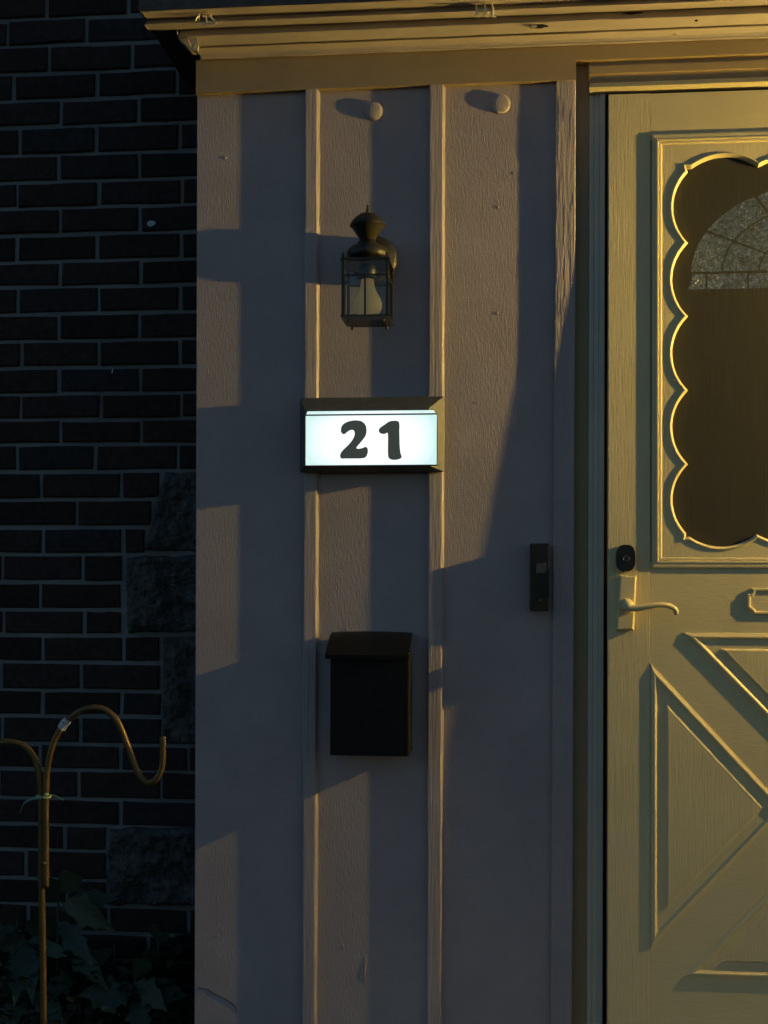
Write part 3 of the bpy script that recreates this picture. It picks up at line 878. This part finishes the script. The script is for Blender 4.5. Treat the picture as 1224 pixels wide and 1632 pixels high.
box(bm, (x0 - t_, YL1 - .0012, z1 - .0012), (x1 + t_, YL1 + .004, z1 + .0020)); box(bm, (x0 - t_, YL1 - .0012, z0 - .0016), (x1 + t_, YL0, z0))
box(bm, (x0 - t_ - .001, YL1 - .0012, z0), (x0, YL0, z1 - .0013)); box(bm, (x1, YL1 - .0012, z0), (x1 + t_, YL0, z1 - .0013))
obj('bezel', bm, M['housing'], sg)
def zq(pts): return [(P(460 + a / 4.371, 610 + b_ / 4.371, YL1).x, P(460 + a / 4.371, 610 + b_ / 4.371, YL1).z) for a, b_ in pts]
two = [(365, 322), (374, 297), (404, 275), (450, 263), (500, 266), (531, 287), (543, 322), (538, 365), (515, 400), (488, 432), (473, 452), (484, 460), (515, 455), (534, 447), (549, 455), (552, 485), (540, 515), (518, 526), (470, 528), (405, 528), (369, 528), (359, 514), (362, 493), (380, 468), (410, 440), (440, 405), (458, 370), (459, 342), (446, 329), (426, 332), (406, 345), (390, 358), (374, 355), (365, 340)]
one = [(628, 330), (640, 312), (670, 291), (700, 271), (730, 265), (762, 268), (772, 288), (772, 340), (773, 400), (775, 450), (780, 490), (787, 513), (781, 527), (750, 537), (715, 535), (696, 520), (692, 490), (692, 430), (692, 372), (688, 349), (670, 357), (645, 355), (632, 345)]
for pts in (two, one):
    sp = spline([Vector((x, z, 0)) for x, z in zq(pts)], 4, True)
    bm = bmesh.new(); prism(bm, [(p.x, p.y) for p in sp], YL1 - .0012, YL1 - .0002); obj('digit', bm, M['digit'], sg)

# ------------------------------------------------------------------ mailbox
mb = thing('mailbox', 'black wall mailbox with a sloping lid below the house number', 'mailbox', P(590, 1205, 0))
YM = -.095
zb_m, zt_m = P(590, 1205, YM).z, P(590, 1050, YM).z
xa, xb = P(526, 1130, YM).x, P(652, 1130, YM).x
obj('body', B((xa, YM, zb_m), (xb, -.002, zt_m + .012), .003), M['black'], mb)
bm = bmesh.new(); n = 10
zbk = P(590, 1008, -.006).z; zfr = P(590, 1044, YM - .018).z; xla, xlb = P(518, 1045, YM - .018).x, P(651.5, 1045, YM - .018).x
top, bot = [], []
for i in range(n + 1):
    t = i / n; y = -.006 + (YM - .018 + .006) * t
    z = zbk + (zfr - zbk) * (t ** 1.5)
    rt, rb = [], []
    for k in range(13):
        u = k / 12; cr = .004 * (1 - (2 * u - 1) ** 2)
        yy = y - cr * t * 1.2
        rt.append(bm.verts.new((xla + (xlb - xla) * u, yy, z + cr * (1 - t) * .7))); rb.append(bm.verts.new((xla + (xlb - xla) * u, yy + .001, z - .003 - .006 * t)))
    top.append(rt); bot.append(rb)
for i in range(n):
    for k in range(12):
        bm.faces.new((top[i][k], top[i][k + 1], top[i + 1][k + 1], top[i + 1][k])); bm.faces.new((bot[i][k], bot[i + 1][k], bot[i + 1][k + 1], bot[i][k + 1]))
for k in range(12):
    bm.faces.new((top[-1][k], top[-1][k + 1], bot[-1][k + 1], bot[-1][k])); bm.faces.new((top[0][k], bot[0][k], bot[0][k + 1], top[0][k + 1]))
for k in (0, 12):
    for i in range(n): bm.faces.new((top[i][k], top[i + 1][k], bot[i + 1][k], bot[i][k]))
ld = obj('lid', bm, M['lid'], mb)
for xs_ in (xla + .0025, xlb - .004):
    obj('lid_side', B((xs_, -.004, zt_m - .001), (xs_ + .0015, YM - .012, zfr - .009)), M['black'], mb)
for (px, py, y) in ((658.5, 1012, -.02), (651, 1042, YM - .012)):
    c = P(px, py, y); bm = bmesh.new(); lathe(bm, [(.0017, -.001), (.0017, .0006), (.0008, .0016)], c, 10, 'Y')
    obj('rivet', bm, M['lock'], mb)

# ------------------------------------------------------------------ doorbell
bl_ = thing('doorbell', 'slim black video doorbell with a square button beside the door', 'doorbell', P(861, 975, 0))
YD = -.036
x0, x1, z1, z0 = q4(844.5, 875.5, 866, 974, YD)
obj('body', B((x0, YD, z0), (x1, -.0118, z1), .0022), M['gloss_black'], bl_)
x0, x1, z1, z0 = q4(854, 870.5, 897, 914, YD)
M['bellface'] = plain('grey_glossy_button', (.045, .05, .062), .25)
obj('button', B((x0, YD - .0012, z0), (x1, YD - .0001, z1), .0008), M['bellface'], bl_)
c = P(861, 957, YD); bm = bmesh.new(); lathe(bm, [(.0026, 0), (.0026, .0006), (.0018, .0008)], c, 16, 'Y'); obj('sensor_dot', bm, M['bellface'], bl_)

# ------------------------------------------------------------------ wall lantern
YLN = -.125
HW = .049
def lantern(c, top_z, cage_t, cage_b, wall_c, label, cat, lit=False):
    """c: axis (x,y)"""
    x, y = c
    t = thing('wall_lantern', label, cat, (wall_c[0], wall_c[1], wall_c[2]), 'matching wall lanterns either side of the door')
    m = lambda px: px * 1.335e-3
    z = lambda dpy: top_z - dpy * 1.335e-3           # dpy: photo rows below the finial tip
    bm = bmesh.new(); lathe(bm, [(.0006, z(0)), (m(2), z(1.5)), (m(2.2), z(3)), (m(1.2), z(5)), (m(3), z(7.5)), (m(3.6), z(10)), (m(2.6), z(12)), (m(4), z(13.5)), (m(4), z(15))][::-1], (x, y, 0), 20); fin = obj('finial', bm, M['bronze'], t, True)
    bm = bmesh.new(); lathe(bm, [(m(4), z(14.5)), (m(12), z(15.5)), (m(14.5), z(17)), (m(15), z(18.2)), (m(18.5), z(20)), (m(21.5), z(22.5)), (m(22), z(23.8)), (m(24.6), z(26.2)), (m(27), z(29.5)), (m(27.4), z(31.2)), (m(29), z(33.5)), (m(29), z(35.2)), (m(26.5), z(36))][::-1], (x, y, 0), 40); obj('cap', bm, M['bronze'], t, True)
    bm = bmesh.new()
    pr = [(m(26.3), z(36.2))]
    for k in range(1, 8): pr += [(m(26.3 - 1.75 * k + .5), z(36.2 + 2.6 * k - .7)), (m(26.3 - 1.75 * k), z(36.2 + 2.6 * k))]
    pr += [(m(12.6), z(57)), (m(14), z(59))]
    lathe(bm, pr[::-1], (x, y, 0), 28); obj('sensor_lens', bm, M['gloss_bronze'], t)
    bm = bmesh.new(); lathe(bm, [(m(13), z(59)), (m(13.5), z(62)), (m(20), z(65)), (m(27), z(69)), (m(32), z(74)), (m(33.4), z(78)), (m(33.4), z(87)), (m(30), z(88.5))][::-1], (x, y, 0), 44); obj('shoulder', bm, M['bronze'], t, True)
    # square cage
    bm = bmesh.new(); zt0, zb0 = cage_t, cage_b
    def taper(w0, za, w1, zb1):
        r = []
        for w, zz in ((w0, za), (w1, zb1)): r.append([bm.verts.new((x + sx * w, y + sy * w, zz)) for sx, sy in ((-1, -1), (1, -1), (1, 1), (-1, 1))])
        bm.faces.new(r[0]); bm.faces.new(r[1][::-1])
        for k in range(4): bm.faces.new((r[0][k], r[0][(k + 1) % 4], r[1][(k + 1) % 4], r[1][k]))
    taper(HW + .003, zt0 + .004, HW + .003, zt0); taper(HW * .9, zt0 + .0085, HW + .001, zt0 + .0042)
    obj('top_plate', bm, M['bronze'], t)
    bm = bmesh.new(); taper(HW + .003, zb0, HW + .003, zb0 - .003); taper(HW + .001, zb0 - .0032, HW - .011, zb0 - .0085)
    bp = obj('base_tray', bm, M['bronze'], t)
    for sx in (-1, 1):
        for sy in (-1, 1):
            px_p, py_p = x + sx * (HW - .002), y + sy * (HW - .002)
            obj('post', B((px_p - .0032, py_p - .0032, zb0 + .0002), (px_p + .0032, py_p + .0032, zt0 - .0002), .0006), M['bronze'], t)
            bm = bmesh.new(); lathe(bm, [(.0015, zt0 + .017), (.0035, zt0 + .013), (.0028, zt0 + .009), (.0038, zt0 + .0042)][::-1], (px_p, py_p, 0), 10); obj('corner_ball', bm, M['bronze'], t, True)
            bm = bmesh.new(); k = .76; lathe(bm, [(.0012, zb0 - .0145), (.0032, zb0 - .012), (.0026, zb0 - .009), (.0036, zb0 - .0045)], (x + sx * HW * k, y + sy * HW * k, 0), 10); obj('foot', bm, M['bronze'], t, True)
    # glass and its dividing bars
    zbar = zt0 - (zt0 - zb0) * .27
    faces = [(0, -1), (1, 0), (0, 1), (-1, 0)]
    for dx, dy in faces:
        w = HW - .006
        if dx == 0:
            ya = y + dy * (HW - .002); g = obj('pane', B((x - w, ya - .0006, zb0 + .0003), (x + w, ya + .0006, zt0 - .0003)), M['glass'], t)
            bm = bmesh.new(); yb = ya + dy * .0014
            box(bm, (x - w, yb - .0013, zbar - .0017), (x + w, yb + .0005, zbar + .0017)); box(bm, (x - .0019, yb - .002, zb0 + .0004), (x + .0019, yb - .0002, zbar + .003))
        else:
            xa_ = x + dx * (HW - .002); g = obj('pane', B((xa_ - .0006, y - w, zb0 + .0003), (xa_ + .0006, y + w, zt0 - .0003)), M['glass'], t)
            bm = bmesh.new(); xb_ = xa_ + dx * .0014
            if not lit:
                box(bm, (xb_ - .0009, y - w, zbar - .0012), (xb_ + .0009, y + w, zbar + .0012)); box(bm, (xb_ - .0009, y - .0012, zb0 + .0004), (xb_ + .0009, y + .0012, zbar - .0014))
            else: box(bm, (xb_ - .0009, y - w, zt0 - .004), (xb_ + .0009, y + w, zt0 - .002))
        obj('glazing_bar', bm, M['bronze'], t)
    # bulb and socket
    zs = zt0 - .030
    bm = bmesh.new(); lathe(bm, [(.019, zs), (.019, zs + .022), (.016, zs + .029)], (x, y, 0), 28); obj('socket', bm, M['bronze'], t, True)
    if not lit:
        bm = bmesh.new(); L = zs - (zb0 + .004)
        pr = [(.0140, 0), (.0145, .10), (.0158, .20), (.0186, .30), (.0240, .42), (.0283, .52), (.0310, .62), (.0314, .70), (.0300, .78), (.0265, .86), (.0206, .93), (.0115, .98), (.0005, 1.0)]
        lathe(bm, [(r, zs - L * k) for r, k in pr][::-1], (x, y, 0), 36); obj('light_bulb', bm, M['bulb'], t, True)
    else:
        bm = bmesh.new(); bmesh.ops.create_icosphere(bm, subdivisions=2, radius=.012, matrix=Matrix.Translation((x, y, lit)))
        obj('light_bulb', bm, M['lit_bulb'], t, True)
        bm = bmesh.new(); tube(bm, [(x, y, lit + .0135), (x, y, zs)], .004, 8); obj('bulb_stem', bm, M['bronze'], t)
    # back plate and scroll arm
    wx, wy, wz = wall_c
    bm = bmesh.new(); lathe(bm, [(.053, .0002), (.053, .026), (.051, .031), (.045, .033), (.040, .038), (.022, .042), (.0005, .043)], (wx, wy, wz), 44, 'Y'); obj('back_plate', bm, M['bronze'], t, True)
    a = spline([(wx, wy - .036, wz + .005), (wx, wy - .05, wz + .026), (wx + (x - wx) * .5, wy - .062, z(62) + .004), (x, y + .03, z(61)), (x, y + .014, z(60))], 6)
    bm = bmesh.new(); tube(bm, a, .0062, 12); obj('arm', bm, M['bronze'], t, True)
    return t
M['gloss_bronze'] = plain('glossy_bronze_lens', (.04, .034, .018), .2, .1, .6)
lx = P(586, 420, YLN).x
fin_z = P(586, 326, YLN).z
ct, cb = P(586, 414, YLN - HW).z, P(586, 501.5, YLN - HW).z
lantern((lx, YLN), fin_z, ct, cb, (PX(597, 418), 0.0, P(597, 418).z), 'dark bronze wall lantern with an unlit frosted bulb above the number sign', 'lantern')
# its lit twin beyond the door: the warm light of the whole scene
LX, LY = PX(2200, 458, 0), -.21
LZ = P(586, 462, YLN).z - .055
dz = (LZ - .02) - P(586, 470, YLN).z
lantern((LX, LY), fin_z + dz, ct + dz, cb + dz, (LX + .012, 0.0, P(597, 418).z + dz), 'lit bronze wall lantern at the far side of the door', 'lantern', LZ)

# ------------------------------------------------------------------ shepherd's hook
YK = -.55
def K(px, py, dy=0): return P(px, py, YK + dy)
hk = thing('shepherd_hook', 'bronze double shepherd hook pole standing in front of the brick wall', 'plant hook', (K(66, 1600).x, YK, 0))
p0 = K(65, 1632); 
r_ = .0062
post = [Vector((p0.x + .004, YK, 0)), Vector((p0.x + .003, YK, .2)), K(69.5, 1632), K(68, 1500), K(66, 1400), K(66, 1300), K(65.5, 1262)]
left = spline([K(65.5, 1262), K(62, 1232), K(54, 1207), K(40, 1190), K(20, 1183), K(0, 1184), K(-20, 1196), K(-38, 1225), K(-50, 1262), K(-62, 1292), K(-80, 1306), K(-96, 1296), K(-102, 1270), K(-102, 1240)], 8)
bm = bmesh.new(); tube(bm, post + left[1:], r_, 14); obj('pole', bm, M['brass'], hk, True)
right = spline([K(73, 1414, -.004), K(73, 1360, -.004), K(73, 1300, -.004), K(73.5, 1255, -.004), K(76, 1222, -.004), K(83, 1190, -.004), K(95, 1164, -.004), K(110, 1146, -.004), K(130, 1132, -.004), K(152, 1128, -.004), K(172, 1134, -.004), K(187, 1150, -.004), K(197, 1172, -.004), K(207, 1199, -.004), K(217, 1225, -.004), K(226, 1241, -.004), K(237, 1247, -.004), K(249, 1241, -.004), K(257, 1226, -.004), K(259.5, 1205, -.004), K(259.5, 1174, -.004)], 6)
bm = bmesh.new(); tube(bm, right, r_ * .95, 14); obj('arm', bm, M['brass'], hk, True)
bm = bmesh.new(); bmesh.ops.create_icosphere(bm, subdivisions=2, radius=.0052, matrix=Matrix.Translation(K(70.5, 1376, -.008))); obj('weld', bm, M['brass'], hk, True)

# ribbon tie and tape scrap on the hook
rb = thing('ribbon_tie', 'green ribbon knotted round the hook pole with two loose tails', 'ribbon', K(69, 1270))
def ribbon(pts, w, mat, name):
    bm = bmesh.new(); pr = None
    for i, p in enumerate(pts):
        q = w * (1 - .4 * i / len(pts)); a, b = bm.verts.new(p + Vector((0, 0, q))), bm.verts.new(p - Vector((q * .3, 0, q)))
        c2, d2 = bm.verts.new(p + Vector((0, .0008, q))), bm.verts.new(p + Vector((-q * .3, .0008, -q)))
        if pr:
            bm.faces.new((pr[0], a, b, pr[1])); bm.faces.new((pr[2], pr[3], d2, c2)); bm.faces.new((pr[0], pr[2], c2, a)); bm.faces.new((pr[1], b, d2, pr[3]))
        pr = (a, b, c2, d2)
    obj(name, bm, mat, rb)
ribbon(spline([K(68, 1271, -.016), K(58, 1272, -.018), K(46, 1275, -.02), K(38, 1281, -.02), K(34, 1290, -.018), K(32, 1295, -.016)], 5), .0022, M['ribbon'], 'tail')
ribbon(spline([K(74, 1268, -.016), K(82, 1267, -.018), K(90, 1269, -.018), K(97, 1273, -.018), K(102, 1275, -.018)], 5), .0012, M['ribbony'], 'tail')
bm = bmesh.new(); cc = K(69.3, 1269, -.002)
tube(bm, [cc + Vector((.0125 * cos(a), .0105 * sin(a), .0015 * sin(a * 2))) for a in [2 * pi * k / 20 for k in range(21)]], .0022, 8); bmesh.ops.create_icosphere(bm, subdivisions=2, radius=.0042, matrix=Matrix.Translation(K(74, 1267, -.015)))
obj('knot', bm, M['ribbony'], rb, True)
bm = bmesh.new(); c0 = K(104, 1152, -.004)
tube(bm, [K(97.5, 1161, -.004), K(103, 1153.5, -.004), K(108, 1148, -.004)], .0078, 9)
for v in bm.verts: v.co += Vector((random.uniform(-.0012, .0012), 0, random.uniform(-.0012, .0012)))
bmesh.ops.create_icosphere(bm, subdivisions=1, radius=.004, matrix=Matrix.Translation(K(101, 1150, -.012)))
tag(obj('tape_scrap', bm, M['flake']), 'pale torn tape wrapped round the rising arm of the hook', 'tape')

# ------------------------------------------------------------------ plants in the bed
def leaf_mesh(bm, base, tip, width, lobes, fold=.28, sag=.2):
    base, tip = Vector(base), Vector(tip); ax = tip - base; L = ax.length; ax.normalize()
    side = ax.cross(Vector((0, -1, .25))).normalized(); up = side.cross(ax).normalized()
    if lobes:
        prof = [(0, .03), (.07, .30), (.14, .52), (.20, .46), (.27, .66), (.35, .98), (.40, .86), (.45, .62), (.52, .60), (.60, .66), (.66, .52), (.75, .34), (.86, .18), (1, .0)]
    else:
        prof = [(0, .03), (.08, .30), (.18, .60), (.3, .84), (.42, .94), (.55, .90), (.68, .72), (.8, .46), (.91, .2), (1, 0)]
    tw, cl = random.uniform(-.5, .5), random.uniform(.5, 1.4); rows_ = []
    for t, w in prof:
        c_ = base + ax * (L * t) - Vector((0, 0, 1)) * (sag * L * t * t)
        wv = width * w * (1 + random.uniform(-.10, .10)); a = tw * t; sd = side * cos(a) + up * sin(a); u2 = up * cos(a) - side * sin(a); row = []
        for q in (-1, -.5, 0, .5, 1):
            lift = fold * abs(q) - .42 * cl * fold * q * q * 1.6 + .05 * sin(t * 21) * (abs(q) == .5)
            row.append(bm.verts.new(c_ + sd * wv * q + u2 * wv * lift + ax * (L * .07 * w * abs(q))))
        rows_.append(row)
    for r0, r1 in zip(rows_[:-1], rows_[1:]):
        for q in range(4): bm.faces.new((r0[q], r0[q + 1], r1[q + 1], r1[q]))
    return bm
def plant(label, stem_px, leaves, yp):
    b0 = P(stem_px[0], 1700, yp); t = thing('garden_plant', label, 'plant', (b0.x, yp, 0), 'leafy plants along the foot of the brick wall')
    top = P(*stem_px, yp)
    sp = spline([Vector((b0.x + .02, yp, 0)), Vector((b0.x, yp, .3)), top], 8)
    bm = bmesh.new(); tube(bm, sp, [.005 - .003 * i / len(sp) for i in range(len(sp))], 8); obj('stem', bm, M['stem'], t, True)
    for (bx, by, tx, ty, w, lob, dy0, dy1) in leaves:
        a, c_ = P(bx, by, yp + dy0), P(tx, ty, yp + dy1)
        bm = leaf_mesh(bmesh.new(), a, c_, w, lob)
        near = min(sp, key=lambda q: (q - a).length)
        tube(bm, [near, near * .5 + a * .5 + Vector((0, 0, .006)), a], .0014, 5)
        obj('leaf', bm, M['leaf'], t, True)
    return t
plant('broad leaved plant behind the hook pole', (92, 1440), [(90, 1420, 132, 1382, .030, 0, 0, -.05), (100, 1440, 186, 1462, .044, 1, 0, -.08), (95, 1430, 62, 1385, .026, 0, 0, -.03), (92, 1470, 150, 1520, .034, 1, 0, -.09), (96, 1450, 190, 1412, .036, 1, 0, .03), (90, 1490, 40, 1455, .034, 0, 0, -.05), (98, 1500, 175, 1560, .036, 1, 0, -.05)], .08)
plant('lobed leaf plant at the lower left corner of the bed', (44, 1510), [(40, 1500, 22, 1588, .040, 1, 0, -.08), (46, 1505, 52, 1585, .032, 1, 0, -.09), (60, 1510, 110, 1512, .020, 0, 0, -.05), (44, 1500, -10, 1500, .034, 1, 0, -.05), (40, 1540, -8, 1580, .034, 1, 0, -.07), (48, 1560, 108, 1625, .036, 1, 0, -.06), (40, 1580, 8, 1640, .036, 1, 0, -.05)], .1)
plant('dark low plant between the pole and the porch corner', (215, 1560), [(212, 1570, 160, 1600, .036, 1, 0, -.05), (216, 1565, 268, 1598, .036, 1, 0, -.06), (214, 1560, 238, 1515, .026, 0, 0, -.03), (213, 1590, 232, 1650, .036, 1, 0, -.06), (210, 1580, 120, 1570, .034, 1, 0, -.02), (216, 1580, 300, 1570, .03, 0, 0, 0)], .06)
plant('upright thin stemmed plant against the stone by the porch corner', (252, 1485), [(252, 1500, 240, 1462, .012, 0, 0, -.01), (252, 1510, 270, 1475, .012, 0, 0, -.01), (251, 1530, 225, 1510, .016, 0, 0, -.02), (253, 1540, 288, 1505, .016, 0, 0, -.02), (252, 1590, 290, 1625, .030, 1, 0, -.03)], .16)
def auto_plant(label, px, top, yp, n, seed, wid=.032):
    rnd = random.Random(seed); lv_ = []
    for k in range(n):
        by = top + (1690 - top) * (k + .3) / n; sd_ = 1 if k % 2 else -1; L = rnd.uniform(45, 85)
        lv_.append((px + sd_ * 3, by, px + sd_ * L, by + rnd.uniform(-18, 60), wid * rnd.uniform(.8, 1.15), 1, 0, rnd.uniform(-.09, 0)))
    plant(label, (px, top), lv_, yp)
auto_plant('dark leafy plant low against the bricks under the ribbon', 28, 1468, .15, 7, 3)
auto_plant('dark leafy plant beneath the lowest rough stone', 182, 1505, .17, 7, 5)
auto_plant('dark leafy plant hugging the porch corner at ground level', 285, 1560, .15, 5, 8)
auto_plant('dark leafy plant just right of the hook pole foot', 128, 1545, .1, 6, 11)

# low ground cover filling the foot of the bed
bm = bmesh.new(); rg = random.Random(77)
for k in range(2600):
    x = rg.uniform(PX(-60, 1500, .1), XL - .01); y = rg.uniform(.03, .225); hmax = .60 + .10 * noise.noise(Vector((x * 6, y * 9, 2)))
    z = hmax * (1 - rg.random() ** 2.2 * .75)
    c = Vector((x, y, z)); a = rg.uniform(0, 2 * pi); l = rg.uniform(.016, .034); d = Vector((cos(a), sin(a) * .6, rg.uniform(-.7, .3))).normalized(); sd = d.cross(Vector((0, 0, 1))).normalized() * l * .42; up_ = Vector((0, 0, l * .12))
    v = [bm.verts.new(p) for p in (c, c + d * l * .5 + sd + up_, c + d * l, c + d * l * .5 - sd + up_)]
    bm.faces.new((v[0], v[1], v[2])); bm.faces.new((v[0], v[2], v[3]))
tag(obj('undergrowth', bm, M['ground_leaf']), 'dense dark ground cover along the foot of the brick wall', 'undergrowth', None, 'stuff')
